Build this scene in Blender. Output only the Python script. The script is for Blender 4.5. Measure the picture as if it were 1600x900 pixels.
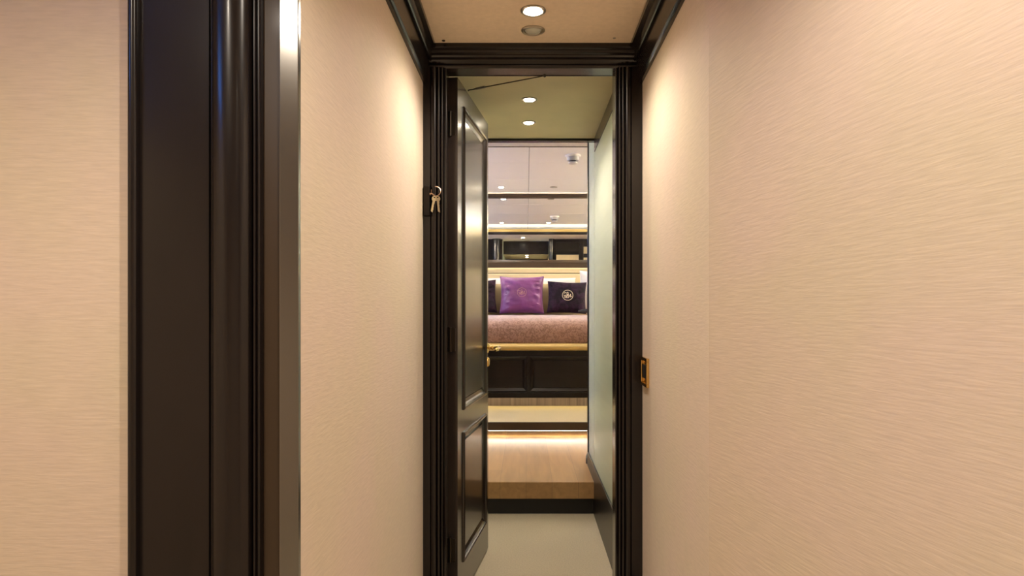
import bpy, bmesh, math, random
from mathutils import Vector, Matrix, noise

for o in list(bpy.data.objects):
    bpy.data.objects.remove(o, do_unlink=True)
S = bpy.context.scene
COL = S.collection
PI = math.pi
random.seed(4)

# ------------------------------------------------------------------ camera
EYE = 1.097
cam = bpy.data.cameras.new('camera')
cam.sensor_width = 36.0
cam.lens = 36.0 * 1048 / 1600
cam.shift_x = -22 / 1600
cam.shift_y = 35 / 1600
cam.clip_start = 0.02
cam_o = bpy.data.objects.new('camera', cam)
COL.objects.link(cam_o)
cam_o.location = (0, 0, EYE)
cam_o.rotation_euler = (PI / 2, 0, 0)
S.camera = cam_o

# ------------------------------------------------------------------ world, exposure
w = bpy.data.worlds.new('dusk_sky')
S.world = w
w.use_nodes = True
w.node_tree.nodes['Background'].inputs[0].default_value = (0.10, 0.30, 1.0, 1)
w.node_tree.nodes['Background'].inputs[1].default_value = 3.6
S.view_settings.view_transform = 'Standard'
S.view_settings.look = 'None'
S.view_settings.exposure = 1.3
S.view_settings.gamma = 1.0
S.view_settings.use_curve_mapping = False

WARM = (1.0, 0.88, 0.74)
LP_HALL = 10.0        # lamp in the near corridor
LP_VEST = 11.8        # lamps of the vestibule behind the camera
LP_PASS = 4.4        # lamps of the second passage
LP_BED = 5.5        # lamps over the bed
LENS = 26.0

# ------------------------------------------------------------------ materials
MATS = {}
def mat(name, col, rough=0.5, metal=0.0, coat=0.0, sheen=0.0, spec=0.5, emit=None, estr=0.0,
        grain=None, bump=0.0, var=0.0):
    """grain = (sx, sy, sz) scales of an anisotropic noise in object space."""
    m = bpy.data.materials.new(name)
    m.use_nodes = True
    nt = m.node_tree
    b = nt.nodes['Principled BSDF']
    b.inputs['Base Color'].default_value = (*col, 1)
    b.inputs['Roughness'].default_value = rough
    b.inputs['Metallic'].default_value = metal
    b.inputs['Coat Weight'].default_value = coat
    b.inputs['Coat Roughness'].default_value = 0.12
    b.inputs['Sheen Weight'].default_value = sheen
    b.inputs['Specular IOR Level'].default_value = spec
    if emit:
        b.inputs['Emission Color'].default_value = (*emit, 1)
        b.inputs['Emission Strength'].default_value = estr
    if grain:
        tc = nt.nodes.new('ShaderNodeTexCoord')
        mp = nt.nodes.new('ShaderNodeMapping')
        mp.inputs['Scale'].default_value = grain
        nt.links.new(tc.outputs['Object'], mp.inputs['Vector'])
        nz = nt.nodes.new('ShaderNodeTexNoise')
        nz.inputs['Scale'].default_value = 1.0
        nz.inputs['Detail'].default_value = 3.0
        nt.links.new(mp.outputs[0], nz.inputs['Vector'])
        if var:
            mr = nt.nodes.new('ShaderNodeMapRange')
            mr.inputs['From Min'].default_value = 0.25
            mr.inputs['From Max'].default_value = 0.75
            mr.inputs['To Min'].default_value = 1 - var
            mr.inputs['To Max'].default_value = 1 + var
            nt.links.new(nz.outputs['Fac'], mr.inputs['Value'])
            vm = nt.nodes.new('ShaderNodeVectorMath'); vm.operation = 'SCALE'
            vm.inputs[0].default_value = col
            nt.links.new(mr.outputs[0], vm.inputs['Scale'])
            nt.links.new(vm.outputs[0], b.inputs['Base Color'])
        if bump:
            bp = nt.nodes.new('ShaderNodeBump')
            bp.inputs['Strength'].default_value = 1.0
            bp.inputs['Distance'].default_value = bump
            nt.links.new(nz.outputs['Fac'], bp.inputs['Height'])
            nt.links.new(bp.outputs[0], b.inputs['Normal'])
    MATS[name] = m
    return m

def wallpaper():
    """Woven silk wall covering: short horizontal threads, soft mottling between rose and straw."""
    m = mat('silk_wallpaper', (0.70, 0.52, 0.36), rough=0.62, spec=0.25, sheen=0.15)
    nt = m.node_tree; b = nt.nodes['Principled BSDF']; N = nt.nodes.new; L = nt.links.new
    tc = N('ShaderNodeTexCoord')
    sp = N('ShaderNodeSeparateXYZ'); L(tc.outputs['Object'], sp.inputs[0])
    al = N('ShaderNodeMath'); al.operation = 'ADD'
    L(sp.outputs['X'], al.inputs[0]); L(sp.outputs['Y'], al.inputs[1])
    def thread(sa, sz, det, off):
        cb = N('ShaderNodeCombineXYZ')
        a = N('ShaderNodeMath'); a.operation = 'MULTIPLY'; a.inputs[1].default_value = sa; L(al.outputs[0], a.inputs[0])
        z = N('ShaderNodeMath'); z.operation = 'MULTIPLY'; z.inputs[1].default_value = sz; L(sp.outputs['Z'], z.inputs[0])
        L(a.outputs[0], cb.inputs[0]); L(z.outputs[0], cb.inputs[2]); cb.inputs[1].default_value = off
        n = N('ShaderNodeTexNoise'); n.inputs['Scale'].default_value = 1; n.inputs['Detail'].default_value = det
        L(cb.outputs[0], n.inputs['Vector'])
        return n.outputs['Fac']
    t1 = thread(20, 190, 2.5, 0.0)
    t2 = thread(40, 420, 2.0, 5.0)
    mot = thread(3.2, 3.0, 2.0, 9.0)
    s = N('ShaderNodeMath'); s.operation = 'MULTIPLY_ADD'; s.inputs[1].default_value = 0.45
    L(t2, s.inputs[0]); L(t1, s.inputs[2])
    mx = N('ShaderNodeMix'); mx.data_type = 'RGBA'
    mx.inputs[6].default_value = (0.75, 0.610, 0.495, 1)
    mx.inputs[7].default_value = (0.73, 0.618, 0.465, 1)
    mr0 = N('ShaderNodeMapRange'); mr0.inputs['From Min'].default_value = 0.38; mr0.inputs['From Max'].default_value = 0.62
    L(mot, mr0.inputs['Value']); L(mr0.outputs[0], mx.inputs[0])
    mr = N('ShaderNodeMapRange')
    mr.inputs['From Min'].default_value = 0.45; mr.inputs['From Max'].default_value = 1.0
    mr.inputs['To Min'].default_value = 0.93; mr.inputs['To Max'].default_value = 1.05
    L(s.outputs[0], mr.inputs['Value'])
    vm = N('ShaderNodeVectorMath'); vm.operation = 'SCALE'
    L(mx.outputs[2], vm.inputs[0]); L(mr.outputs[0], vm.inputs['Scale'])
    L(vm.outputs[0], b.inputs['Base Color'])
    bp = N('ShaderNodeBump'); bp.inputs['Strength'].default_value = 0.5; bp.inputs['Distance'].default_value = 0.0009
    L(s.outputs[0], bp.inputs['Height']); L(bp.outputs[0], b.inputs['Normal'])
    return m

def bedspread_mat():
    m = mat('damask_bedspread', (0.38, 0.2, 0.15), rough=0.75, sheen=0.5)
    nt = m.node_tree; b = nt.nodes['Principled BSDF']; N = nt.nodes.new; L = nt.links.new
    tc = N('ShaderNodeTexCoord')
    v = N('ShaderNodeTexNoise'); v.inputs['Scale'].default_value = 30; v.inputs['Detail'].default_value = 3; v.inputs['Distortion'].default_value = 2.2
    L(tc.outputs['Object'], v.inputs['Vector'])
    cr = N('ShaderNodeValToRGB')
    cr.color_ramp.elements[0].position = 0.42; cr.color_ramp.elements[0].color = (0.25, 0.13, 0.085, 1)
    cr.color_ramp.elements[1].position = 0.56; cr.color_ramp.elements[1].color = (0.40, 0.225, 0.165, 1)
    L(v.outputs['Fac'], cr.inputs[0]); L(cr.outputs[0], b.inputs['Base Color'])
    bp = N('ShaderNodeBump'); bp.inputs['Distance'].default_value = 0.004; bp.inputs['Strength'].default_value = 0.7
    L(v.outputs['Fac'], bp.inputs['Height']); L(bp.outputs[0], b.inputs['Normal'])
    return m

def wood_floor_mat():
    m = mat('oak_floor', (0.42, 0.27, 0.14), rough=0.33)
    nt = m.node_tree; b = nt.nodes['Principled BSDF']; N = nt.nodes.new; L = nt.links.new
    tc = N('ShaderNodeTexCoord')
    mp = N('ShaderNodeMapping'); mp.inputs['Rotation'].default_value = (0, 0, PI / 2)
    L(tc.outputs['Object'], mp.inputs['Vector'])
    br = N('ShaderNodeTexBrick'); br.inputs['Scale'].default_value = 1
    br.inputs['Brick Width'].default_value = 1.1; br.inputs['Row Height'].default_value = 0.14
    br.inputs['Mortar Size'].default_value = 0.0012; br.inputs['Mortar Smooth'].default_value = 0.3
    br.inputs['Color1'].default_value = (0.41, 0.235, 0.095, 1)
    br.inputs['Color2'].default_value = (0.34, 0.19, 0.075, 1)
    br.inputs['Mortar'].default_value = (0.22, 0.13, 0.07, 1)
    L(mp.outputs[0], br.inputs['Vector'])
    mp2 = N('ShaderNodeMapping'); mp2.inputs['Scale'].default_value = (26, 2.2, 26)
    L(tc.outputs['Object'], mp2.inputs['Vector'])
    nz = N('ShaderNodeTexNoise'); nz.inputs['Scale'].default_value = 1; nz.inputs['Detail'].default_value = 4; nz.inputs['Distortion'].default_value = 0.8
    L(mp2.outputs[0], nz.inputs['Vector'])
    mr = N('ShaderNodeMapRange'); mr.inputs['From Min'].default_value = 0.3; mr.inputs['From Max'].default_value = 0.7
    mr.inputs['To Min'].default_value = 0.86; mr.inputs['To Max'].default_value = 1.12
    L(nz.outputs['Fac'], mr.inputs['Value'])
    vm = N('ShaderNodeVectorMath'); vm.operation = 'SCALE'
    L(br.outputs['Color'], vm.inputs[0]); L(mr.outputs[0], vm.inputs['Scale']); L(vm.outputs[0], b.inputs['Base Color'])
    return m

def velvet_mat(name, c1, c2, scale, rough=0.55, sheen=0.8, tint=(1, 1, 1)):
    m = mat(name, c1, rough=rough, sheen=sheen)
    nt = m.node_tree; b = nt.nodes['Principled BSDF']; N = nt.nodes.new; L = nt.links.new
    b.inputs['Sheen Tint'].default_value = (*tint, 1)
    tc = N('ShaderNodeTexCoord')
    v = N('ShaderNodeTexNoise'); v.inputs['Scale'].default_value = scale; v.inputs['Detail'].default_value = 4; v.inputs['Distortion'].default_value = 1.2
    L(tc.outputs['Object'], v.inputs['Vector'])
    cr = N('ShaderNodeValToRGB')
    cr.color_ramp.elements[0].position = 0.42; cr.color_ramp.elements[0].color = (*c1, 1)
    cr.color_ramp.elements[1].position = 0.68; cr.color_ramp.elements[1].color = (*c2, 1)
    L(v.outputs['Fac'], cr.inputs[0]); L(cr.outputs[0], b.inputs['Base Color'])
    bp = N('ShaderNodeBump'); bp.inputs['Distance'].default_value = 0.012; bp.inputs['Strength'].default_value = 0.8
    L(v.outputs['Fac'], bp.inputs['Height']); L(bp.outputs[0], b.inputs['Normal'])
    return m

WALL = wallpaper()
DARK = mat('dark_lacquered_wood', (0.010, 0.007, 0.0065), rough=0.25, coat=0.18, spec=0.42, grain=(30, 30, 1.5), var=0.25)
DARKM = mat('dark_satin_wood', (0.008, 0.005, 0.004), rough=0.34, coat=0.04, spec=0.28, grain=(2, 30, 30), var=0.25)
DOORM = mat('door_lacquer', (0.020, 0.013, 0.010), rough=0.27, coat=0.35)
STEEL = mat('polished_edge_lacquer', (0.22, 0.21, 0.19), rough=0.17, metal=0.8, coat=0.6, spec=0.8)
BROWN = mat('brown_rebate_wood', (0.045, 0.027, 0.014), rough=0.4, coat=0.1)
CEIL = mat('ceiling_suede_panel', (0.72, 0.58, 0.43), rough=0.8, grain=(60, 60, 60), var=0.05)
CEIL2 = mat('passage_ceiling_panel', (0.66, 0.57, 0.36), rough=0.75, grain=(6, 6, 6), var=0.05)
WHITE = mat('white_ceiling_panel', (0.90, 0.885, 0.86), rough=0.55)
CARPET = mat('cream_carpet', (0.56, 0.47, 0.32), rough=0.95, sheen=0.3, grain=(160, 160, 160), var=0.14, bump=0.003)
PLAT = mat('straw_carpet', (0.52, 0.42, 0.22), rough=0.95, sheen=0.2, grain=(200, 200, 200), var=0.18, bump=0.003)
PALE = mat('pale_celadon_panel', (0.57, 0.64, 0.52), rough=0.4, grain=(3, 3, 40), var=0.03)
OAK = wood_floor_mat()
BLACK = mat('black_recess', (0.006, 0.005, 0.004), rough=0.6)
BRASS = mat('polished_brass', (0.80, 0.55, 0.20), rough=0.18, metal=1.0)
CHROME = mat('brushed_nickel', (0.42, 0.38, 0.32), rough=0.3, metal=1.0)
BRONZE = mat('dark_bronze', (0.05, 0.04, 0.03), rough=0.35, metal=0.9)
GOLD = mat('gold_satin_rail', (0.66, 0.47, 0.17), rough=0.42, metal=0.25)
MIRROR = mat('mirror_glass', (0.90, 0.90, 0.88), rough=0.0, metal=1.0)
CREAM = mat('cream_leather_panel', (0.72, 0.60, 0.36), rough=0.5)
SPREAD = bedspread_mat()
PURPLE = velvet_mat('purple_satin', (0.125, 0.022, 0.115), (0.17, 0.036, 0.19), 4, rough=0.36, sheen=0.45, tint=(0.9, 0.6, 1.0))
VELVET = velvet_mat('crushed_velvet', (0.003, 0.0015, 0.004), (0.022, 0.006, 0.022), 14, rough=0.7, sheen=0.04, tint=(0.7, 0.4, 0.9))
KHAKI = mat('khaki_pillow_cloth', (0.33, 0.26, 0.13), rough=0.8, sheen=0.2)
VELVET.node_tree.nodes['Principled BSDF'].inputs['Specular IOR Level'].default_value = 0.15
LINEN = mat('white_linen', (0.86, 0.82, 0.76), rough=0.8)
THREAD = mat('beige_embroidery', (0.62, 0.54, 0.38), rough=0.6)
THREADG = mat('old_gold_embroidery', (0.38, 0.24, 0.17), rough=0.6)
PLASTIC = mat('white_plastic', (0.70, 0.68, 0.66), rough=0.4)
GREYP = mat('grey_plastic', (0.42, 0.41, 0.40), rough=0.5)
LEATHER = mat('black_leather', (0.02, 0.02, 0.022), rough=0.45)
FROST = mat('frosted_lamp_glass', (0.42, 0.42, 0.36), rough=0.3)
GLOW = mat('lit_lamp_lens', (1, 1, 1), rough=0.5, emit=(1.0, 0.86, 0.66), estr=LENS)
LEDW = mat('white_led_diffuser', (1, 1, 1), emit=(1.0, 0.93, 0.82), estr=11)
LEDY = mat('warm_led_diffuser', (1, 1, 1), emit=(1.0, 0.78, 0.42), estr=9)
LEDC = mat('cove_led_diffuser', (1, 1, 1), emit=(1.0, 0.92, 0.76), estr=5)
LEDS = mat('added_side_fill_glow', (1, 1, 1), emit=(1.0, 0.97, 0.92), estr=120)  # glow of the added side strips, only there to brighten the bedroom ceiling
LEDM = mat('soft_led_diffuser', (1, 1, 1), emit=(1.0, 0.85, 0.62), estr=4.5)
STRIPE = mat('striped_plinth_lacquer', (0.13, 0.10, 0.095), rough=0.3, coat=0.3, grain=(70, 1, 1), var=0.45)  # stripes are in the colour only, the plinth is a plain box
KEYM = mat('nickel_key', (0.62, 0.55, 0.38), rough=0.28, metal=1.0)
COPPER = mat('copper_wire', (0.62, 0.42, 0.30), rough=0.3, metal=1.0)

# ------------------------------------------------------------------ mesh helpers
def world_of(o):
    m = Matrix.LocRotScale(o.location, o.rotation_euler, None)
    return m if o.parent is None else world_of(o.parent) @ o.matrix_parent_inverse @ m
class MB:
    def __init__(s): s.bm = bmesh.new()
    def box(s, x0, x1, y0, y1, z0, z1):
        r = bmesh.ops.create_cube(s.bm, size=1.0)
        for v in r['verts']:
            v.co = Vector(((x0 + x1) / 2 + v.co.x * (x1 - x0), (y0 + y1) / 2 + v.co.y * (y1 - y0), (z0 + z1) / 2 + v.co.z * (z1 - z0)))
        return s
    def prism(s, pts, axis, a, b, place=None):
        """closed 2-D profile swept along axis. x:(y,z) y:(x,z) z:(x,y)"""
        def P(p, t):
            if axis == 'x': return Vector((t, p[0], p[1]))
            if axis == 'y': return Vector((p[0], t, p[1]))
            return Vector((p[0], p[1], t))
        A = [s.bm.verts.new(P(p, a)) for p in pts]
        B = [s.bm.verts.new(P(p, b)) for p in pts]
        n = len(pts)
        for i in range(n):
            j = (i + 1) % n
            s.bm.faces.new((A[i], A[j], B[j], B[i]))
        s.bm.faces.new(A[::-1]); s.bm.faces.new(B)
        return s
    def tube(s, pts, r, n=8, closed=False, radii=None):
        pts = [Vector(p) for p in pts]
        rings = []
        N = len(pts)
        up = None
        for i, p in enumerate(pts):
            if closed:
                t = (pts[(i + 1) % N] - pts[i - 1]).normalized()
            else:
                t = (pts[min(i + 1, N - 1)] - pts[max(i - 1, 0)]).normalized()
            if up is None:
                up = Vector((0, 0, 1)) if abs(t.z) < 0.9 else Vector((1, 0, 0))
            a = t.cross(up)
            if a.length < 1e-4: a = t.cross(Vector((0, 1, 0)))
            a.normalize(); b = t.cross(a).normalized(); up = -b if (-b).dot(up) > 0 else b
            rr = radii[i] if radii else r
            rings.append([s.bm.verts.new(p + a * math.cos(2 * PI * k / n) * rr + b * math.sin(2 * PI * k / n) * rr) for k in range(n)])
        for i in range(N if closed else N - 1):
            R0, R1 = rings[i], rings[(i + 1) % N]
            for k in range(n):
                s.bm.faces.new((R0[k], R0[(k + 1) % n], R1[(k + 1) % n], R1[k]))
        if not closed:
            s.bm.faces.new(rings[0][::-1]); s.bm.faces.new(rings[-1])
        return s
    def lathe(s, prof, center, axis='z', n=32):
        """prof: (radius, height) pairs"""
        c = Vector(center); rings = []
        for r, h in prof:
            ring = []
            for k in range(n):
                a = 2 * PI * k / n
                if axis == 'z': v = Vector((r * math.cos(a), r * math.sin(a), h))
                elif axis == 'x': v = Vector((h, r * math.cos(a), r * math.sin(a)))
                else: v = Vector((r * math.cos(a), h, r * math.sin(a)))
                ring.append(s.bm.verts.new(c + v))
            rings.append(ring)
        for R0, R1 in zip(rings, rings[1:]):
            for k in range(n):
                s.bm.faces.new((R0[k], R0[(k + 1) % n], R1[(k + 1) % n], R1[k]))
        s.bm.faces.new(rings[0][::-1]); s.bm.faces.new(rings[-1])
        return s
    def ball(s, c, r, sc=(1, 1, 1)):
        q = bmesh.ops.create_uvsphere(s.bm, u_segments=16, v_segments=10, radius=r)
        for v in q['verts']:
            v.co = Vector((v.co.x * sc[0], v.co.y * sc[1], v.co.z * sc[2])) + Vector(c)
        return s
    def build(s, name, m, parent=None, smooth=False, bevel=0.0, seg=2, xf=None):
        if xf is not None: bmesh.ops.transform(s.bm, matrix=xf, verts=s.bm.verts)
        bmesh.ops.recalc_face_normals(s.bm, faces=s.bm.faces)
        me = bpy.data.meshes.new(name); s.bm.to_mesh(me); s.bm.free()
        me.materials.append(m)
        o = bpy.data.objects.new(name, me); COL.objects.link(o)
        if smooth:
            for p in me.polygons: p.use_smooth = True
            try: me.set_sharp_from_angle(angle=math.radians(38))
            except Exception: pass
        if bevel:
            md = o.modifiers.new('bevel', 'BEVEL'); md.width = bevel; md.segments = seg
            md.limit_method = 'ANGLE'; md.angle_limit = math.radians(40)
        if parent is not None:
            o.parent = parent
            # geometry is written in world coordinates: keep it there
            o.matrix_parent_inverse = world_of(parent).inverted()
        return o

def struct(o, label=None, cat=None):
    o['kind'] = 'structure'
    if label: o['label'] = label
    if cat: o['category'] = cat
    return o
def tag(o, label, cat, group=None):
    o['label'] = label; o['category'] = cat
    if group: o['group'] = group
    return o
def empty(name, loc):
    o = bpy.data.objects.new(name, None); COL.objects.link(o); o.location = loc
    o.empty_display_size = 0.05
    return o

def arc(cx, cy, rx, ry, a0, a1, n):
    return [(cx + rx * math.cos(math.radians(a0 + (a1 - a0) * k / n)), cy + ry * math.sin(math.radians(a0 + (a1 - a0) * k / n))) for k in range(n + 1)]
# ------------------------------------------------------------------ layout numbers (metres)
CZ = 2.023           # ceiling of the corridor
XL, XR = -0.364, 0.411
YD = 2.371           # face of the door casing
YB = 2.452           # back of the door frame
OL, OR, OH = -0.283, 0.317, 1.957   # clear opening of the doorway
Y1 = 1.072           # left corridor corner
Y2 = 1.470           # right corridor corner
PX = 0.371           # second passage half width
YS = 3.60            # step edge
RF = 0.179           # raised bedroom floor
YW = 4.00            # bedroom side of the passage
PLZ = 0.289          # platform round the bed
YP = 4.84            # platform nosing
YM = 7.30            # mirror / headboard wall
RC = 2.37            # bedroom ceiling
BX0, BX1 = -2.2, 2.2

# ================================================================== STRUCTURE
struct(MB().box(-1.75, 1.35, -1.75, YS + 0.02, -0.08, 0.0).build('floor', CARPET), 'cream carpeted floor of the corridor below the step', 'floor')
struct(MB().box(BX0, BX1, YS + 0.001, 5.30, 0.088, RF).build('floor_bedroom', OAK, bevel=0.002), 'raised oak floor between the doorway and the bed platform', 'floor')
struct(MB().box(-PX, PX, YS + 0.02, YS + 0.06, -0.08, 0.088).box(BX0, BX1, YS + .06, YS + .10, -.08, .088).build('trim_1', BLACK), 'black recessed riser under the oak step', 'riser')
struct(MB().box(-PX, PX, YS - 0.012, YS, 0.089, RF).build('trim_2', OAK, bevel=0.002), 'oak fascia of the single step up to the bedroom', 'step edge')
# platform
struct(MB().box(BX0, BX1, 5.12, YM, RF, PLZ - 0.06).box(BX0, BX1, YP + 0.02, YM, PLZ - 0.06, PLZ).build('floor_platform', PLAT), 'straw coloured carpeted platform the bed stands on', 'platform')
struct(MB().box(BX0, BX1, YP, YP + 0.02, PLZ - 0.060, PLZ + 0.001).build('trim_3', BROWN, bevel=0.003), 'dark wooden nosing of the bed platform', 'step edge')

# ceilings
struct(MB().box(-1.75, 1.35, -1.75, YD, CZ, CZ + 0.08).build('ceiling', CEIL), 'tan suede corridor ceiling', 'ceiling')
struct(MB().box(-PX - .1, PX + .1, YB, 3.62, CZ + 0.001, CZ + 0.08).build('ceiling_passage', CEIL2), 'straw coloured ceiling of the passage behind the door', 'ceiling')
struct(MB().box(-PX - .1, PX + .1, 3.615, 3.66, CZ - 0.012, 2.30).build('trim_4', DARK, bevel=.002), 'dark lintel where the passage ceiling ends', 'lintel')
# bedroom ceiling: soffit, cove and main panels with joints
struct(MB().box(BX0, BX1, 3.66, 4.60, 2.222, 2.26).build('ceiling_soffit', WHITE), 'lower white soffit over the bedroom entrance', 'ceiling')
struct(MB().box(BX0, BX1, 4.60, 4.63, 2.222, 2.262).build('trim_5', DARK, bevel=.003), 'dark edge of the soffit', 'trim')
struct(MB().box(BX0, BX1, 4.585, 4.60, 2.262, 2.305).build('trim_6', GOLD, bevel=.003), 'gold band above the dark soffit edge', 'trim')
p = MB()
g = 0.0022
xs = [BX0, 0.026, BX1]
ysL = [3.60, 5.76, 6.52, YM]
for i in range(2):
    for j in range(3):
        p.box(xs[i] + g, xs[i + 1] - g, ysL[j] + g, ysL[j + 1] - g, RC, RC + 0.02)
struct(p.build('ceiling_bedroom', WHITE, bevel=0.0015), 'cream lacquered bedroom ceiling panels with fine joints', 'ceiling')
struct(MB().box(BX0 - .1, BX1 + .1, 3.60, YM + .1, RC + 0.021, RC + 0.1).box(BX0 - .1, BX1 + .1, 3.56, 3.60, 2.10, RC + .1).build('ceiling_backing', BROWN), 'backing above the ceiling joints', 'ceiling')

# corridor walls
struct(MB().box(XL - 0.12, XL, Y1 + 0.012, YD + 0.05, 0, CZ).build('wall_left', WALL), 'beige silk covered left corridor wall', 'wall')
struct(MB().box(XR, XR + 0.12, Y2 + .0, YD + 0.05, 0, CZ).build('wall_right', WALL), 'beige silk covered right corridor wall beside the door', 'wall')
# flaring near wall on the right, a layer proud of the far one
fl = []
sl = 0.19
yb_ = -0.35
P0 = (XR - 0.010, Y2 + 0.001); P1 = (XR - .003 + sl * (Y2 - yb_), yb_)
struct(MB().prism([P0, P1, (P1[0] + 0.12, yb_), (XR + .12, Y2 + .001)], 'z', 0, CZ).build('wall_near_right', WALL), 'beige silk covered wall flaring towards the camera on the right', 'wall')
struct(MB().box(-1.75, -0.625, Y1, Y1 + 0.12, 0, CZ).build('wall_near_left', WALL), 'beige silk covered wall facing the camera at the far left', 'wall')
# vestibule behind the camera
wy0, wy1, wz0, wz1 = 0.02, 0.55, 1.70, 2.0
struct(MB().box(-1.40, -1.30, -1.75, wy0, 0, CZ).box(-1.40, -1.30, wy1, Y1 + .12, 0, CZ).box(-1.40, -1.30, wy0, wy1, 0, wz0).box(-1.40, -1.30, wy0, wy1, wz1, CZ).build('wall_vestibule_left', WALL))
struct(MB().box(-1.40, -1.295, wy0, wy0 + .02, wz0, wz1).box(-1.40, -1.295, wy1 - .02, wy1, wz0, wz1).box(-1.40, -1.295, wy0 + .02, wy1 - .02, wz0, wz0 + .02).box(-1.40, -1.295, wy0 + .02, wy1 - .02, wz1 - .02, wz1).build('reflection_window_1', DARKM, bevel=.002))  # unseen window added for the blue reflection on the pilaster moulding
struct(MB().box(-1.85, 1.45, -1.85, -1.75, 0, CZ).build('wall_back', WALL))
struct(MB().box(1.35, 1.45, -1.75, yb_ + .1, 0, CZ).build('wall_vestibule_right', WALL))
struct(MB().box(P1[0] + 0.1, 1.40, yb_, yb_ + .1, 0, CZ).build('wall_vestibule_return', WALL))

# pilaster between the wall at far left and the corridor
def arc(cx, cy, rx, ry, a0, a1, n):
    return [(cx + rx * math.cos(math.radians(a0 + (a1 - a0) * k / n)), cy + ry * math.sin(math.radians(a0 + (a1 - a0) * k / n))) for k in range(n + 1)]
pil = [(-0.630, Y1 + 0.10), (-0.630, Y1 - 0.010)]
pil += arc(-0.6225, Y1 - 0.010, 0.0075, 0.007, 180, 360, 8)[1:]
pil += [(-0.6145, Y1 - 0.004), (-0.505, Y1 - 0.004), (-0.5035, Y1 - 0.0005), (-0.5015, Y1 - 0.0005), (-0.5005, Y1 - 0.004)]
pil += arc(-0.469, Y1 - 0.004, 0.0310, 0.020, 180, 360, 18)[1:]
pil += [(-0.4365, Y1 + 0.002)]
pil += arc(-0.4325, Y1 - 0.001, 0.003, 0.005, 180, 360, 5)
pil += arc(-0.4255, Y1 - 0.001, 0.003, 0.005, 180, 360, 5)
pil += [(-0.4215, Y1 + 0.010), (-0.4215, Y1 + 0.10)]
struct(MB().prism(pil, 'z', 0, CZ).build('trim_7', DARK, smooth=True), 'dark lacquered pilaster casing with a round moulding and fine beads', 'casing')
struct(MB().box(-0.4215, -0.3945, Y1 + 0.006, Y1 + 0.10, 0, CZ).build('trim_8', BROWN), 'brown flat rebate between the casing and the glossy edge strip', 'trim')
struct(MB().box(-0.3945, XL + 0.0, Y1, Y1 + 0.0121, 0, CZ).build('trim_9', STEEL, bevel=0.0012), 'glossy edge strip at the left corridor corner', 'trim')

# door casing: side members and head
def casing_side(sx, xin, xwall):
    # profile from the opening edge (inner) outwards to the wall; sx=+1 right
    w_ = abs(xwall - xin)
    pts = [(0, 0.081), (0, 0.0), (0.004, -0.002), (0.006, -0.006)]
    pts += [(0.009, -0.003)] + arc(0.0145, -0.006, 0.0045, 0.006, 180, 360, 8) + [(0.0200, -0.004)] + arc(0.0265, -0.008, 0.0055, 0.007, 180, 360, 8) + [(0.033, -0.006)]
    pts += arc(0.044, -0.010, 0.010, 0.008, 180, 360, 10)
    pts += [(0.056, -0.015), (w_, -0.015), (w_, 0.081)]
    return [(xin + sx * q[0], YD + 0.012 + q[1]) for q in pts]
struct(MB().prism(casing_side(1, OR, XR), 'z', 0, OH).build('trim_10', DARK, smooth=True), 'dark fluted casing on the right of the doorway', 'casing')
struct(MB().prism(casing_side(-1, OL, XL), 'z', 0, OH).build('trim_11', DARK, smooth=True), 'dark fluted casing on the left of the doorway', 'casing')
head = [(0, .081), (0, 0), (0.004, -0.003), (0.010, -0.004), (0.012, -0.001), (0.016, -0.008), (0.024, -0.016), (0.067, -0.016), (0.067, .081)]
struct(MB().prism([(YD + 0.012 + q[1], OH + q[0]) for q in head], 'x', XL, XR).build('trim_12', DARK, smooth=True), 'dark head casing over the doorway', 'casing')
# jamb behind the casing
struct(MB().box(OR, OR + .12, YD + .090, YB + .012, 0, CZ).box(OL - .12, OL - .012, YD + .090, YB + .0, 0, CZ).box(OL - .012, OR, YD + .090, YB, OH, CZ)
       .build('trim_13', DARK, bevel=.001), 'dark door jamb lining', 'jamb')

# crown mouldings
def crown():
    pts = [(0, -0.123), (0.009, -0.123), (0.0115, -0.118), (0.009, -0.113), (0.011, -0.110), (0.014, -0.108), (0.019, -0.060)]
    pts += [(0.021, -0.045)] + [(0.021 + q[0], -0.041 + q[1]) for q in ((0, 0), (.003, -.003), (.007, -.004), (.010, -.001), (.010, .003))]
    pts += [(0.031, -0.026), (0.036, -0.018), (0.0494, -0.014), (0.0494, 0.0), (0, 0)]
    return pts
cr = crown()
struct(MB().prism([(XL + d, CZ + z) for d, z in cr], 'y', Y1 + .012, YD).build('trim_14', DARK, smooth=True), 'dark crown moulding along the left corridor wall', 'crown moulding')
struct(MB().prism([(XR - d, CZ + z) for d, z in cr], 'y', Y2 - .02, YD).build('trim_15', DARK, smooth=True), 'dark crown moulding along the right corridor wall', 'crown moulding')
crn = [(YD - d, CZ + z) for d, z in [(-.01, -0.036), (0.014, -.036), (0.017, -.033), (0.018, -.030), (0.029, -.028), (0.032, -.026), (0.034, -.019), (0.042, -.018), (0.0494, -0.013), (0.0494, 0), (-.01, 0)]]
struct(MB().prism(crn, 'x', XL + .03, XR - .03).build('trim_16', DARK, smooth=True), 'dark crown moulding over the doorway', 'crown moulding')
dx_ = P1[0] - P0[0]; dy_ = P1[1] - P0[1]
struct(MB().box(XL, XL + .012, Y1 + .02, YD - .01, 0, .10).build('baseboard_left', DARKM, bevel=.003))
struct(MB().box(XR - .012, XR, Y2 + .02, YD - .01, 0, .10).build('baseboard_right', DARKM, bevel=.003))

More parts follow.
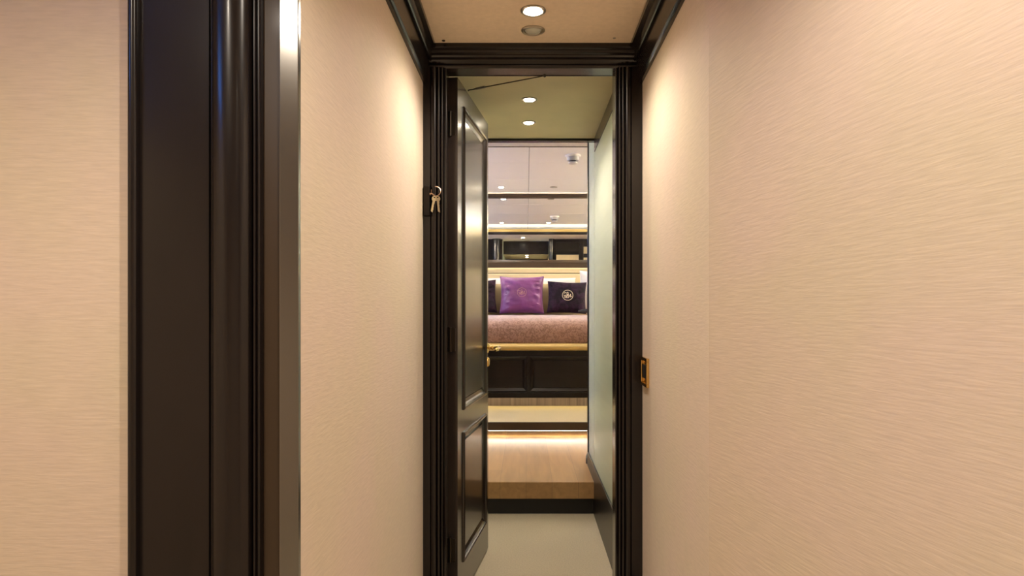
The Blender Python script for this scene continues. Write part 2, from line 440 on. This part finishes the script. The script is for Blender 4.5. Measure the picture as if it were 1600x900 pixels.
# second passage walls
struct(MB().box(PX, PX + .1, YB, 3.640, 0, 2.222).build('wall_passage_right', PALE), 'pale celadon panelled right wall of the passage', 'wall')
struct(MB().box(PX, PX + .1, 3.646, 3.97, 0, 2.222).build('wall_passage_right_end', PALE), 'second pale celadon panel next to the bedroom', 'wall')
struct(MB().box(PX + .003, PX + .05, 3.639, 3.647, 0, 2.222).build('trim_17', BLACK))
struct(MB().box(-PX - .1, -PX, YB, YW - .03, 0, 2.222).build('wall_passage_left', PALE))
struct(MB().box(PX - .008, PX, YB + .02, 3.98, 0.0, 0.260).build('baseboard_passage', DARKM, bevel=.002), 'tall dark baseboard on the right of the passage', 'baseboard')
struct(MB().box(PX - .007, PX + .04, 3.962, 4.0, RF, 2.222).build('trim_20', DARK, bevel=.002), 'dark upright edging the end of the passage wall', 'trim')
struct(MB().box(PX - .004, PX, YB, 3.62, 1.952, CZ).build('trim_18', DARK), 'dark flat trim under the passage ceiling', 'trim')

# bedroom front wall as seen in the mirror (faces the bed)
fw = MB()
fw.box(-PX - 0.10, -PX, YW - .03, YW, RF, 2.222)
fw.box(BX0, -PX - 0.10, YW - .05, YW, RF, 2.222)
fw.box(PX, BX1, YW - .05, YW, RF, 2.222)
struct(fw.build('wall_bedroom_front', DARKM), 'dark panelled wall around the bedroom entrance', 'wall')
struct(MB().box(BX0 - .1, BX0, YW - .05, 4.5, RF, RC).box(BX0 - .1, BX0, 6.3, YM, RF, RC).box(BX0 - .1, BX0, 4.5, 6.3, RF, 1.25).box(BX0 - .1, BX0, 4.5, 6.3, 2.0, RC).build('wall_bedroom_left', CREAM))
struct(MB().box(BX0 - .08, BX0 - .02, 4.5, 4.56, 1.25, 2.0).box(BX0 - .08, BX0 - .02, 5.37, 5.43, 1.25, 2.0).box(BX0 - .08, BX0 - .02, 6.24, 6.3, 1.25, 2.0)
       .box(BX0 - .08, BX0 - .02, 4.5, 6.3, 1.25, 1.30).box(BX0 - .08, BX0 - .02, 4.5, 6.3, 1.95, 2.0).build('window_2', DARKM))
struct(MB().box(BX1, BX1 + .1, YW - .05, YM, RF, RC).build('wall_bedroom_right', CREAM))
struct(MB().box(BX0, BX1, YM, YM + .1, RF, RC + .1).build('wall_bedroom_back', CREAM), 'back wall of the bedroom behind the headboard', 'wall')
struct(MB().prism([(YM - .03, RC - .055), (YM - .055, RC - .05), (YM - .06, RC - .03), (YM - .055, RC - .010), (YM - .048, RC - .010), (YM - .046, RC - .03), (YM, RC - .03), (YM, RC - .058)], 'x', BX0, BX1).build('trim_19', BROWN), 'brown moulding above the bedroom mirror', 'trim')

# ================================================================== LAMPS
def downlight(x, y, z, label, lit=True, power=5.0, d=0.078, group=None, spread=150, col=WARM, blend=0.6):
    r = empty('ceiling_downlight', (x, y, z))
    R = d / 2
    MB().lathe([(R, 0.0), (R, -0.003), (R - .003, -0.0055), (R - .009, -0.0045), (R - .011, -0.001), (R - .011, 0.0)], (x, y, z), 'z', 36).build('trim_ring', CHROME, r, smooth=True)
    if lit:
        MB().lathe([(R - .0115, -0.0015), (R - .014, -0.006), (0.008, -0.008)], (x, y, z), 'z', 28).build('lamp_lens', GLOW, r, smooth=True)
        L = bpy.data.lights.new('lamp_light', 'SPOT'); L.energy = power; L.color = col
        L.spot_size = math.radians(spread); L.spot_blend = blend; L.shadow_soft_size = 0.025
        lo = bpy.data.objects.new('lamp_light', L); COL.objects.link(lo); lo.parent = r; lo.location = (0, 0, -0.035)
    else:
        MB().lathe([(R - .0115, -0.0015), (R - .014, -0.005), (R * .45, -0.0085), (0.004, -0.009)], (x, y, z), 'z', 28).build('lamp_lens', FROST, r, smooth=True)
    tag(r, label, 'ceiling light', group)
    return r
downlight(0.022, 2.07, CZ, 'lit round downlight in the tan ceiling, nearest in view', True, LP_HALL)
downlight(0.023, 2.216, CZ, 'unlit round downlight with frosted lens just behind the bright one', False)
for x, y in [(-0.73, 0.08), (0.12, 0.55), (0.20, -0.75)]:
    downlight(x, y, CZ, {-.73: 'vestibule downlight mirrored in the glossy strip at the left corridor corner', .12: 'downlight overhead between the two beige side walls, just out of view',
              .20: 'vestibule downlight behind the camera near the right wall'}[x], True, LP_VEST)
downlight(0.014, 2.944, CZ + .001, 'lit downlight in the passage ceiling, nearer of the two behind the door', True, LP_PASS, d=.07)
downlight(0.013, 3.304, CZ + .001, 'lit downlight in the passage ceiling, farther of the two behind the door', True, LP_PASS, d=.07)
downlight(-0.257, 6.92, RC, 'lit downlight in the cream bedroom ceiling above the bed, left of the joint', True, LP_BED)
downlight(0.284, 6.92, RC, 'unlit dark downlight in the cream bedroom ceiling, right of the joint', False)
downlight(-0.353, 4.85, RC, 'bedroom downlight near the cove, left one seen in the mirror', True, LP_BED)
downlight(0.326, 4.85, RC, 'bedroom downlight near the cove, right one seen in the mirror', True, LP_BED)
downlight(-0.05, 4.22, 2.222, 'downlight in the white soffit over the bedroom entrance', True, 2.5)
for x, y in [(-1.5, 5.6), (1.5, 5.6)]:
    downlight(x, y, RC, 'bedroom downlight towards the %s side wall, hidden from the corridor' % ('left' if x < 0 else 'right'), True, LP_BED)
downlight(1.05, 6.75, RC, 'added unseen downlight over the right side of the headboard, brightening the white pillow', True, 10)  # out-of-view lamp added so the white pillow reads brighter
for sg, sd_ in ((-1, 'left'), (1, 'right')):  # unseen ledges and glowing strips added to brighten the bedroom ceiling
    xa, xb = sorted((sg * (BX1 - .12), sg * BX1))
    struct(MB().box(xa, xb, 4.7, 7.2, 2.16, 2.18).box(*sorted((sg * (BX1 - .12), sg * (BX1 - .105))), 4.7, 7.2, 2.18, 2.192).build('trim_2%d' % (1 if sg < 0 else 2), DARKM, bevel=.002))
    tag(MB().box(*sorted((sg * (BX1 - .07), sg * (BX1 - .03))), 4.75, 7.15, 2.181, 2.202).build('light_strip', LEDS), 'added unseen strip along the %s bedroom wall, brightening the ceiling' % sd_, 'light strip')

def strip(name, box, m, label):
    o = MB().box(*box).build(name, m); tag(o, label, 'light strip'); return o
strip('light_strip', (BX0 + .05, BX1 - .05, YP + .045, YP + .057, PLZ - .068, PLZ - .061), LEDW, 'white light strip hidden under the platform nosing, lighting the oak floor')
strip('light_strip', (-.92, .84, 5.56, 5.572, .372, .380), LEDY, 'warm light strip hidden under the bed base')
strip('light_strip', (BX0 + .05, BX1 - .05, 4.55, 4.562, 2.262, 2.290), LEDC, 'light strip lying in the ceiling cove over the entrance')
strip('light_strip', (BX0 + .05, BX1 - .05, YM - .030, YM - .020, RC - .028, RC - .022), LEDM, 'light strip hidden on top of the brown moulding above the mirror')
strip('light_strip', (-1.5, 1.5, YM - .040, YM - .034, 1.560, 1.565), LEDM, 'warm light strip under the lower mirror rail')

# ================================================================== DOOR
TH = math.asin(0.076 / 0.62)
door = empty('door_1', (-0.2506, 2.454, 0))
struct(door, 'dark lacquered panelled door standing open into the passage', 'door')
DM = Matrix.Translation((-0.2506, 2.454, 0)) @ Matrix.Rotation(PI / 2 - TH, 4, 'Z')
# door local frame: +x along the leaf (hinge->free), -y = visible face side ... +y = back
LW, LT, Z0, Z1 = 0.624, 0.042, 0.012, 1.950
# after rotation by 90-TH: local +x -> mostly +Y ; local -y -> +X (towards passage centre)
pan = [(0.097, 0.560, 0.722, 1.868), (0.092, 0.556, 0.146, 0.632)]
lf = MB()
def lbox(b, x0, x1, z0, z1, y0=0.0, y1=LT): b.box(x0, x1, y0, y1, z0, z1)
lbox(lf, 0, .095, Z0, Z1); lbox(lf, .558, LW, Z0, Z1)
lbox(lf, .095, .558, Z0, .146); lbox(lf, .095, .558, .632, .722); lbox(lf, .095, .558, 1.868, Z1)
lbox(lf, .09, .56, .14, 1.87, .012, LT - .012)
lf.build('door_leaf', DOORM, door, xf=DM)
def ring_mould(u0, u1, z0, z1, prof):
    """mitred frame; prof = (inset, height out of face) pairs"""
    b = MB(); loops = []
    for ins, out in prof:
        loops.append([b.bm.verts.new(Vector(q)) for q in [(u0 + ins, -out, z0 + ins), (u1 - ins, -out, z0 + ins), (u1 - ins, -out, z1 - ins), (u0 + ins, -out, z1 - ins)]])
    for A, B in zip(loops, loops[1:]):
        for k in range(4):
            b.bm.faces.new((A[k], A[(k + 1) % 4], B[(k + 1) % 4], B[k]))
    A, B = loops[-1], loops[0]
    for k in range(4):
        b.bm.faces.new((A[k], A[(k + 1) % 4], B[(k + 1) % 4], B[k]))
    return b
for (u0, u1, z0, z1) in pan:
    u0, u1, z0, z1 = u0 - .004, u1 + .004, z0 - .004, z1 + .004
    b = ring_mould(u0, u1, z0, z1, [(0, 0), (0.001, .005), (.006, .008), (.011, .006), (.013, .001), (.017, .002), (.022, -.004), (.034, -.009), (.036, -.013), (0.0, -.013)])
    b.build('panel_moulding', DOORM, door, xf=DM)
    f = MB(); i = .040
    f.box(u0 + i, u1 - i, .0045, .013, z0 + i, z1 - i)
    fo = f.build('door_panel', DOORM, door, xf=DM, bevel=.002)
# hinges on the hinge edge
for z in (1.78, .99, .22):
    h = MB().tube([(-.004, .026, z - .045), (-.004, .026, z + .045)], .0055, 10)
    h.box(-.0025, .0, .008, .030, z - .042, z + .042)
    h.build('hinge', BRONZE, door, xf=DM, smooth=True)
    for dz in (-.028, .028):
        pass
# lever handle, rose and keyhole plate
hu, hz = 0.596, 0.927
hd = empty('door_handle', (0, 0, 0)); hd.parent = door; hd.matrix_parent_inverse = world_of(door).inverted()
MB().lathe([(.024, 0), (.024, -.004), (.019, -.008), (.012, -.010), (.010, -.014)], (hu, 0, hz), 'y', 28).build('handle_rose', BRASS, hd, smooth=True, xf=DM)
lv = MB().tube([(hu, -.010, hz), (hu, -.03, hz), (hu, -.046, hz), (hu - .006, -.056, hz), (hu - .022, -.060, hz - .001), (hu - .06, -.060, hz - .004), (hu - .090, -.059, hz - .002), (hu - .102, -.056, hz - .006)],
               .007, 12, radii=[.008, .0075, .010, .010, .008, .0075, .008, .0045])
lv.ball((hu, -.026, hz), .0115, (1, .6, 1))
lv.build('handle_lever', BRASS, hd, smooth=True, xf=DM)
MB().lathe([(.0125, 0), (.0125, -.003), (.010, -.006), (.004, -.007)], (hu, 0, hz - .062), 'y', 24).build('tmp2', BRASS, hd)
bpy.data.objects.remove(bpy.data.objects['tmp2'], do_unlink=True)
kp = MB().lathe([(.014, 0), (.014, -.005), (.011, -.011), (.004, -.013)], (0, 0, 0), 'y', 24)
for v in kp.bm.verts: v.co.z = v.co.z * 1.5 + hz - .064; v.co.x += hu
kp.build('keyhole_plate', BRASS, door, smooth=True, xf=DM)
# door stay from door top to head
ax = Vector((-.226, 2.62, 1.953)); bx = Vector((.068, 2.458, 1.957))
MB().tube([ax, ax + Vector((0, 0, .004)), bx], .0022, 8).ball(bx, .006).build('door_stay', BRONZE, door, smooth=True)
q = ax.lerp(bx, .17)
MB().tube([q + (bx - ax).normalized() * -.022 + Vector((0, 0, .0035)), q + (bx - ax).normalized() * .022 + Vector((0, 0, .0035))], .0048, 10).build('stay_sleeve', CHROME, door, smooth=True)

# ================================================================== KEY LOCK AND KEYS, WALL PLATE
kx, ky = -.348, YD - .003
lk = empty('lock_case', (kx, ky, 1.43))
MB().box(-.3600, -.3385, ky - .016, ky + .002, 1.430, 1.534).build('lock_body', DARKM, lk, bevel=.0025)
MB().lathe([(.0052, 0), (.0052, .004), (.004, .005)], (-.3385, ky - .008, 1.506), 'x', 16).build('lock_cylinder', COPPER, lk, smooth=True)
tag(lk, 'small dark lock case on the left door casing, keys hanging from it', 'lock')
kr = empty('key_ring', (-.316, ky - .012, 1.516))
cx, cz = -.3165, 1.5155
ring = [(cx + .0165 * math.cos(a), ky - .012 + .002 * math.sin(a * 2), cz + .0165 * math.sin(a)) for a in [math.radians(-200 + 300 * k / 26) for k in range(27)]]
MB().tube(ring, .0011, 8).tube([(-.3335, ky - .010, 1.508), (-.326, ky - .012, 1.505), (-.320, ky - .012, 1.500)], .0017, 8).build('ring', COPPER, kr, smooth=True)
def key(x0, tilt, seed):
    random.seed(seed)
    b = MB()
    # bow with a hole
    n = 20
    out, inn = [], []
    for k in range(n):
        a = 2 * PI * k / n
        for y in (0,):
            pass
        out.append((.0085 * math.cos(a) , .0095 * math.sin(a) - .011)); inn.append((.0030 * math.cos(a), .0022 * math.sin(a) - .0065))
    F = [[b.bm.verts.new((p_[0], y_, p_[1])) for p_ in lst] for y_ in (-.0011, .0011) for lst in (out, inn)]
    fo, fi, bo, bi = F
    for k in range(n):
        j = (k + 1) % n
        b.bm.faces.new((fo[k], fo[j], fi[j], fi[k])); b.bm.faces.new((bo[k], bi[k], bi[j], bo[j]))
        b.bm.faces.new((fo[k], bo[k], bo[j], fo[j])); b.bm.faces.new((fi[k], fi[j], bi[j], bi[k]))
    pr = [(-.0042, -.018), (.0042, -.018), (.0042, -.027)]
    z = -.027
    while z > -.055:
        pr += [(.0042 - random.uniform(.0006, .0026), z - .002), (.0042 - random.uniform(0, .0008), z - .0042)]; z -= .0046
    pr += [(.0005, -.059), (-.0042, -.055)]
    b.prism(pr, 'y', -.0011, .0011)
    X = Matrix.Translation((x0, ky - .013, 1.500)) @ Matrix.Rotation(tilt, 4, 'Y') @ Matrix.Rotation(random.uniform(-.5, .5), 4, 'Z')
    return b, X
for x0, t, sd in ((-.3205, -.16, 1), (-.3125, .10, 2)):
    pass
b, X = key(-.3205, .18, 1); b.build('key', KEYM, kr, xf=X)
b, X = key(-.3110, -.10, 2); b.build('key', KEYM, kr, xf=X)
tag(kr, 'wire ring with two nickel keys hanging at the left door casing', 'keys')

pl = empty('flush_pull', (XR, 2.305, .84))
py0, py1, pz0, pz1 = 2.236, 2.352, .838, .936
fr = MB()
t = .011
for (a0, a1, c0, c1) in ((py0, py1, pz1 - t, pz1), (py0, py1, pz0, pz0 + t), (py0, py0 + t * 1.3, pz0 + t, pz1 - t), (py1 - t * 1.3, py1, pz0 + t, pz1 - t)):
    fr.box(XR - .010, XR, a0, a1, c0, c1)
fr.build('plate_rim', BRASS, pl, bevel=.002)
MB().box(XR - .0022, XR, py0 + .012, py1 - .012, pz0 + .009, pz1 - .009).build('back_plate', BRASS, pl)
MB().box(XR - .0065, XR - .0022, py0 + .030, py1 - .022, pz0 + .026, pz1 - .026).build('dark_insert', GREYP if False else LEATHER, pl, bevel=.0015)['label'] = 'black insert'
for z in (pz0 + .018, pz1 - .018):
    MB().lathe([(.0045, 0), (.0045, -.0025), (.003, -.0035)], (XR - .0022, (py0 + py1) / 2, z), 'x', 14).build('screw', BRASS, pl, smooth=True)
tag(pl, 'small rectangular brass framed pull plate with black insert on the right wall', 'wall plate')

# screw stud in ceiling
tag(MB().lathe([(.006, 0), (.006, -.002), (.003, -.004)], (-.283, 2.30, CZ), 'z', 16).build('ceiling_stud', BRONZE, smooth=True), 'tiny dark stud in the tan ceiling at the left corner', 'stud')
tag(MB().lathe([(.005, 0), (.005, -.002), (.003, -.003)], (.30, 2.28, CZ), 'z', 16).build('ceiling_stud', CHROME, smooth=True), 'tiny pale stud in the tan ceiling at the right corner', 'stud')

# ================================================================== SMOKE DETECTOR
sd = empty('smoke_detector', (.385, 5.50, RC))
c0 = (.385, 5.50, RC)
MB().lathe([(.062, 0), (.062, -.010), (.055, -.016)], c0, 'z', 36).build('detector_base', PLASTIC, sd, smooth=True)
MB().lathe([(.050, -.0155), (.050, -.038), (.046, -.046)], c0, 'z', 36).build('detector_body', GREYP, sd, smooth=True)['label'] = 'grey body'
MB().lathe([(.034, -.0455), (.034, -.060)], c0, 'z', 30).build('detector_grille', LEATHER, sd, smooth=True)['label'] = 'dark slotted grille'
MB().lathe([(.040, -.060), (.040, -.067), (.030, -.075), (.01, -.078)], c0, 'z', 36).build('detector_cap', PLASTIC, sd, smooth=True)
tag(sd, 'white round smoke detector with grey body on the bedroom ceiling', 'smoke detector')

# ================================================================== COLUMNS AND PANELS SEEN IN THE MIRROR
def column(x, r, label):
    e = empty('round_column', (x, YW + .03, RF))
    MB().lathe([(r, RF + .06), (r, 2.19)], (x, YW + .03, 0), 'z', 40).build('shaft', DARK, e, smooth=True)
    MB().lathe([(r + .012, RF), (r + .012, RF + .04), (r + .004, RF + .06)], (x, YW + .03, 0), 'z', 40).build('column_base', DARK, e, smooth=True)
    MB().lathe([(r + .004, 2.19), (r + .012, 2.200), (r + .012, 2.221)], (x, YW + .03, 0), 'z', 40).build('capital', DARK, e, smooth=True)
    tag(e, label, 'column')
column(-.465, .055, 'dark lacquered round column left of the bedroom entrance, seen in the mirror')
column(.398, .028, 'slim dark lacquered column right of the bedroom entrance, seen in the mirror')
wd = empty('wardrobe_front', (.72, YW, RF))
f = MB()
for (a0, a1, c0_, c1_) in ((.445, .475, RF, 2.21), (.83, .905, RF, 2.21), (.475, .83, 1.975, 2.03), (.475, .83, 2.17, 2.21), (.475, .83, RF, RF + .1), (1.26, 1.33, RF, 2.21), (.905, 1.26, 2.10, 2.21), (.905, 1.26, 1.93, 1.99), (.905, 1.26, RF, RF + .1)):
    f.box(a0, a1, YW, YW + .022, c0_, c1_)
f.build('wardrobe_frame', DARKM, wd, bevel=.002)
MB().box(.475, .83, YW, YW + .010, 2.03, 2.17).build('wood_inset', DARKM, wd)
MB().box(.475, .83, YW, YW + .010, RF + .1, 1.975).build('cream_inset', CREAM, wd)['label'] = 'cream inset'
MB().box(.905, 1.26, YW, YW + .010, RF + .1, 1.93).build('cream_inset', CREAM, wd)['label'] = 'cream inset'
MB().box(.905, 1.26, YW, YW + .010, 1.99, 2.10).build('cream_inset', CREAM, wd)['label'] = 'cream inset'
tag(wd, 'dark framed wardrobe front with cream insets beside the entrance, seen in the mirror', 'wardrobe')

# ================================================================== MIRROR AND HEADBOARD
mr_ = empty('wall_mirror', (0, YM, 1.57))
MB().box(-1.6, 1.6, YM - .012, YM, 1.645, RC - .057).build('mirror_pane', MIRROR, mr_)
MB().prism([(YM, 1.570), (YM - .046, 1.570), (YM - .046, 1.557), (YM - .050, 1.557), (YM - .050, 1.58), (YM - .050, 1.615), (YM - .040, 1.625), (YM - .030, 1.645), (YM, 1.645)], 'x', -1.6, 1.6).build('lower_rail', BROWN, mr_)
tag(mr_, 'wide wall mirror with brown rails above the headboard', 'mirror')
hb = empty('headboard', (-.04, YM, PLZ))
MB().box(-1.5, 1.42, YM - .031, YM - .002, 1.502, 1.556).build('upper_panel', CREAM, hb, bevel=.004)
MB().box(-1.5, 1.42, YM - .040, YM - .002, PLZ + .3, 1.494).build('main_panel', CREAM, hb, bevel=.008)
MB().box(-1.5, 1.42, YM - .022, YM - .002, 1.492, 1.504).build('dividing_strip', BROWN, hb)['label'] = 'dark dividing line'
tag(hb, 'cream upholstered headboard in two horizontal panels under the mirror', 'headboard')

# ================================================================== BED
bed = empty('bed', (-.04, 6.3, PLZ))
bx0, bx1 = -.96, .88
yf = 5.45
MB().box(bx0 + .06, bx1 - .06, 5.68, 7.2, PLZ, .386).build('plinth', STRIPE, bed)['label'] = 'grey striped recessed plinth'
bb = MB().box(bx0, bx1, yf + .018, YM - .06, .386, .770)
bb.box(bx0, bx1, yf, yf + .02, .725, .770).box(bx0, bx1, yf, yf + .02, .386, .430)
spl = [bx0, -.41, .018, .60, bx1]
for x in spl:
    bb.box(max(x - .012, bx0), min(x + .012, bx1), yf, yf + .02, .43, .725)
bb.build('bed_base', DARKM, bed, bevel=.0015)
for a, c_ in zip(spl, spl[1:]):
    u0, u1, z0, z1 = a + .013, c_ - .013, .437, .722
    b = MB(); loops = []
    for ins, out in [(0, .02), (0, .003), (.006, .001), (.010, .004), (.030, .012), (.034, .006), (.036, .006)]:
        loops.append([b.bm.verts.new((x_, yf + out, z_)) for x_, z_ in ((u0 + ins, z0 + ins), (u1 - ins, z0 + ins), (u1 - ins, z1 - ins), (u0 + ins, z1 - ins))])
    for A, B in zip(loops, loops[1:]):
        for k in range(4): b.bm.faces.new((A[k], A[(k + 1) % 4], B[(k + 1) % 4], B[k]))
    b.bm.faces.new(loops[-1]); b.bm.faces.new(loops[0][::-1])
    b.build('drawer_front', DARKM, bed)
rl = arc(yf + .012, .798, .030, .029, 90, 270, 10) + [(yf + .05, .769), (yf + .05, .827)]
MB().prism(rl, 'x', bx0 - .02, bx1 + .02).build('edge_rail', GOLD, bed, smooth=True)['label'] = 'rounded gold rail'
MB().box(bx0 + .03, bx1 - .03, yf + .07, 7.20, .771, .99).build('mattress', LINEN, bed, bevel=.03, seg=4)
# bedspread: profile front -> top, gridded with gentle unevenness
b = MB()
prof = [(yf + .045, .829), (yf + .035, .87), (yf + .028, .92), (yf + .030, .955), (yf + .045, .985), (yf + .075, 1.010), (yf + .125, 1.030), (yf + .20, 1.042), (yf + .35, 1.049), (yf + .6, 1.051), (yf + 1.0, 1.051), (yf + 1.4, 1.050), (7.20, 1.050)]
# subdivide
pp = []
for A, B in zip(prof, prof[1:]):
    n = 3 if (B[0] - A[0]) < .15 else 8
    for k in range(n): pp.append((A[0] + (B[0] - A[0]) * k / n, A[1] + (B[1] - A[1]) * k / n))
pp.append(prof[-1])
NX = 90
grid = []
for i in range(NX + 1):
    x = bx0 - .005 + (bx1 - bx0 + .01) * i / NX
    row = []
    e = min(x - bx0, bx1 - x)
    dr = max(0, (.05 - e) / .05) ** 2 * .04
    for (y, z) in pp:
        nn = noise.noise(Vector((x * 5, y * 5, z * 5))) * .006 + noise.noise(Vector((x * 14, y * 14, z * 14))) * .0025
        row.append(b.bm.verts.new((x, y - nn * .8, z + nn * .6 - (dr if z > .95 else 0))))
    grid.append(row)
for i in range(NX):
    for j in range(len(pp) - 1):
        b.bm.faces.new((grid[i][j], grid[i + 1][j], grid[i + 1][j + 1], grid[i][j + 1]))
sp_ = b.build('bedspread', SPREAD, bed, smooth=True)
md = sp_.modifiers.new('solid', 'SOLIDIFY'); md.thickness = .012; md.offset = -1
sp_['label'] = 'rose brown damask bedspread'
tag(bed, 'bed with a dark panelled base, gold rail and rose brown damask spread', 'bed')

# ------------------------------------------------------------------ cushions
def cushion_surf(w_, h_, t_, pinch, seed, wr):
    def f(u, v):
        x = w_ / 2 * u * (1 - pinch * (1 - v * v)); z = h_ / 2 * v * (1 - pinch * (1 - u * u))
        d = t_ / 2 * (max(0, (1 - u ** 4)) * max(0, (1 - v ** 4))) ** .55
        # creases that run in from the sides
        a = noise.noise(Vector((u * 2.2 + seed, v * 6.5 + u * 2 + seed * 3, 1.3))) + .5 * noise.noise(Vector((u * 3 + seed, v * 13 - u * 3, 2.3)))
        c2 = noise.noise(Vector((u * 7 + seed, v * 7, 4.1)))
        m_ = (abs(u) ** 1.5) * (1 - abs(u) ** 6)
        d += wr * (a * m_ * 1.6 + c2 * .25) * (1 - v ** 6) * (1 - u ** 8)
        return x, d, z
    return f
def cushion(name, loc, w_, h_, t_, m, label, cat, lean=.2, yaw=0, roll=0, pinch=.07, seed=1.0, wr=.006, group=None, monogram=None, piping=None):
    root = empty(name, loc) if (monogram or piping) else None
    f = cushion_surf(w_, h_, t_, pinch, seed, wr)
    n = 36
    b = MB(); fr_, bk = {}, {}
    for i in range(n + 1):
        for j in range(n + 1):
            u = math.sin((i / n - .5) * PI); v = math.sin((j / n - .5) * PI)
            x, d, z = f(u, v)
            edge = i in (0, n) or j in (0, n)
            fr_[i, j] = b.bm.verts.new((x, -d if not edge else 0, z + h_ / 2))
            bk[i, j] = fr_[i, j] if edge else b.bm.verts.new((x, abs(d) * .8, z + h_ / 2))
    for i in range(n):
        for j in range(n):
            b.bm.faces.new((fr_[i, j], fr_[i + 1, j], fr_[i + 1, j + 1], fr_[i, j + 1]))
            q_ = [bk[i, j], bk[i, j + 1], bk[i + 1, j + 1], bk[i + 1, j]]
            try: b.bm.faces.new(q_)
            except ValueError: pass
    X = Matrix.Translation(loc) @ Matrix.Rotation(yaw, 4, 'Z') @ Matrix.Rotation(-lean, 4, 'X') @ Matrix.Rotation(roll, 4, 'Y')
    if root is None:
        o = b.build(name, m, None, smooth=True)
        o.matrix_world = X
        tag(o, label, cat, group)
        return o
    cov = b.build('cover', m, root, smooth=True, xf=X)
    tag(root, label, cat, group)
    if piping:
        pt = []
        for k in range(n): pt.append(f(math.sin((k / n - .5) * PI), -1))
        for k in range(n): pt.append(f(1, math.sin((k / n - .5) * PI)))
        for k in range(n): pt.append(f(math.sin((.5 - k / n) * PI), 1))
        for k in range(n): pt.append(f(-1, math.sin((.5 - k / n) * PI)))
        MB().tube([(a_[0], 0, a_[2] + h_ / 2) for a_ in pt], .0045, 8, closed=True).build('piping', piping, root, smooth=True, xf=X)
    if monogram:
        mm, (mx_, mz_), R, rad = monogram
        g_ = MB()
        def on(x, z):
            x += mx_; z += mz_
            u = max(-1, min(1, x / (w_ / 2))); v = max(-1, min(1, z / (h_ / 2)))
            _, d, _ = f(u / (1 - pinch * (1 - v * v)), v / (1 - pinch * (1 - u * u)))
            return (x, -d - .0015, z + h_ / 2)
        g_.tube([on(R * math.cos(2 * PI * k / 40), R * math.sin(2 * PI * k / 40)) for k in range(40)], rad, 6, closed=True)
        def smooth_path(ps):
            out = []
            P_ = [ps[0]] + ps + [ps[-1]]
            for k in range(1, len(P_) - 2):
                for s_ in range(6):
                    t_ = s_ / 6
                    o_ = [0.5 * ((2 * P_[k][c]) + (-P_[k - 1][c] + P_[k + 1][c]) * t_ + (2 * P_[k - 1][c] - 5 * P_[k][c] + 4 * P_[k + 1][c] - P_[k + 2][c]) * t_ ** 2 + (-P_[k - 1][c] + 3 * P_[k][c] - 3 * P_[k + 1][c] + P_[k + 2][c]) * t_ ** 3) for c in (0, 1)]
                    out.append(o_)
            out.append(ps[-1]); return out
        # interlaced script letters L and M
        Lp = [(-.75, .30), (-.55, .55), (-.25, .40), (-.05, .62), (.10, .45), (-.10, .05), (-.30, -.35), (-.55, -.50), (-.62, -.30), (-.35, -.28), (0, -.52), (.25, -.45)]
        L2 = [(-.80, .05), (-.55, -.12), (-.20, .12), (.02, .02), (-.15, -.12)]
        Mp = [(-.25, -.60), (-.02, -.10), (.12, .25), (.18, -.10), (.22, -.42), (.42, -.05), (.60, .28), (.56, -.05), (.55, -.35), (.72, -.30), (.82, -.12)]
        for st in (Lp, L2, Mp):
            g_.tube([on(R * a_ * .95, R * c_ * .95) for a_, c_ in smooth_path(st)], rad * .95, 6)
        g_.build('monogram', mm, root, smooth=True, xf=X)['label'] = 'round embroidered script monogram'
    return root
BZ = 1.066
cushion('cushion', (-.043, 6.80, BZ), .445, .385, .15, PURPLE, 'bright purple satin cushion with a faint gold monogram in the middle of the bed', 'cushion', lean=.22, pinch=.07, seed=2.1, wr=.022,
        monogram=(THREADG, (.0, .01), .046, .0016), piping=PURPLE)
cushion('cushion', (.408, 6.78, BZ), .40, .335, .14, VELVET, 'black plum velvet cushion with a beige monogram, right of the purple one', 'cushion', lean=.24, pinch=.07, seed=5.3, wr=.010, roll=.035,
        monogram=(THREAD, (.005, .005), .053, .0026))
cushion('cushion', (-.49, 6.78, BZ), .40, .345, .14, VELVET, 'black plum velvet cushion half hidden by the door, left of the purple one', 'cushion', lean=.22, pinch=.07, seed=7.7, wr=.010, roll=-.05,
        monogram=(THREAD, (.0, .005), .053, .0026))
cushion('pillow', (-.27, 6.985, BZ), .50, .315, .15, KHAKI, 'khaki pillow behind the purple cushion, left one', 'pillow', lean=.13, pinch=.03, seed=1.2, wr=.003)
cushion('pillow', (.30, 6.985, BZ), .50, .315, .15, KHAKI, 'khaki pillow behind the purple and black cushions, right one', 'pillow', lean=.13, pinch=.03, seed=3.2, wr=.003)
cushion('pillow', (-.48, 7.14, BZ), .68, .38, .13, LINEN, 'white pillow at the headboard behind the left khaki pillow', 'pillow', lean=.06, pinch=.04, seed=4.4, wr=.004)
cushion('pillow', (.20, 7.14, BZ), .66, .38, .13, LINEN, 'white pillow at the headboard behind the right khaki pillow', 'pillow', lean=.06, pinch=.04, seed=6.1, wr=.004)
cushion('pillow', (.80, 6.93, BZ), .52, .44, .17, LINEN, 'bright white pillow at the right edge behind the black cushion', 'pillow', lean=.15, pinch=.05, seed=8.8, wr=.005, roll=.04)
bo = MB().tube([(.515, 6.60, BZ + .022), (.56, 6.60, BZ + .026), (.66, 6.60, BZ + .028), (.80, 6.60, BZ + .028)], .02, 14, radii=[.010, .019, .021, .021])
tag(bo.build('neck_roll', LEATHER, smooth=True), 'small black roll lying on the bedspread before the right velvet cushion', 'cushion')
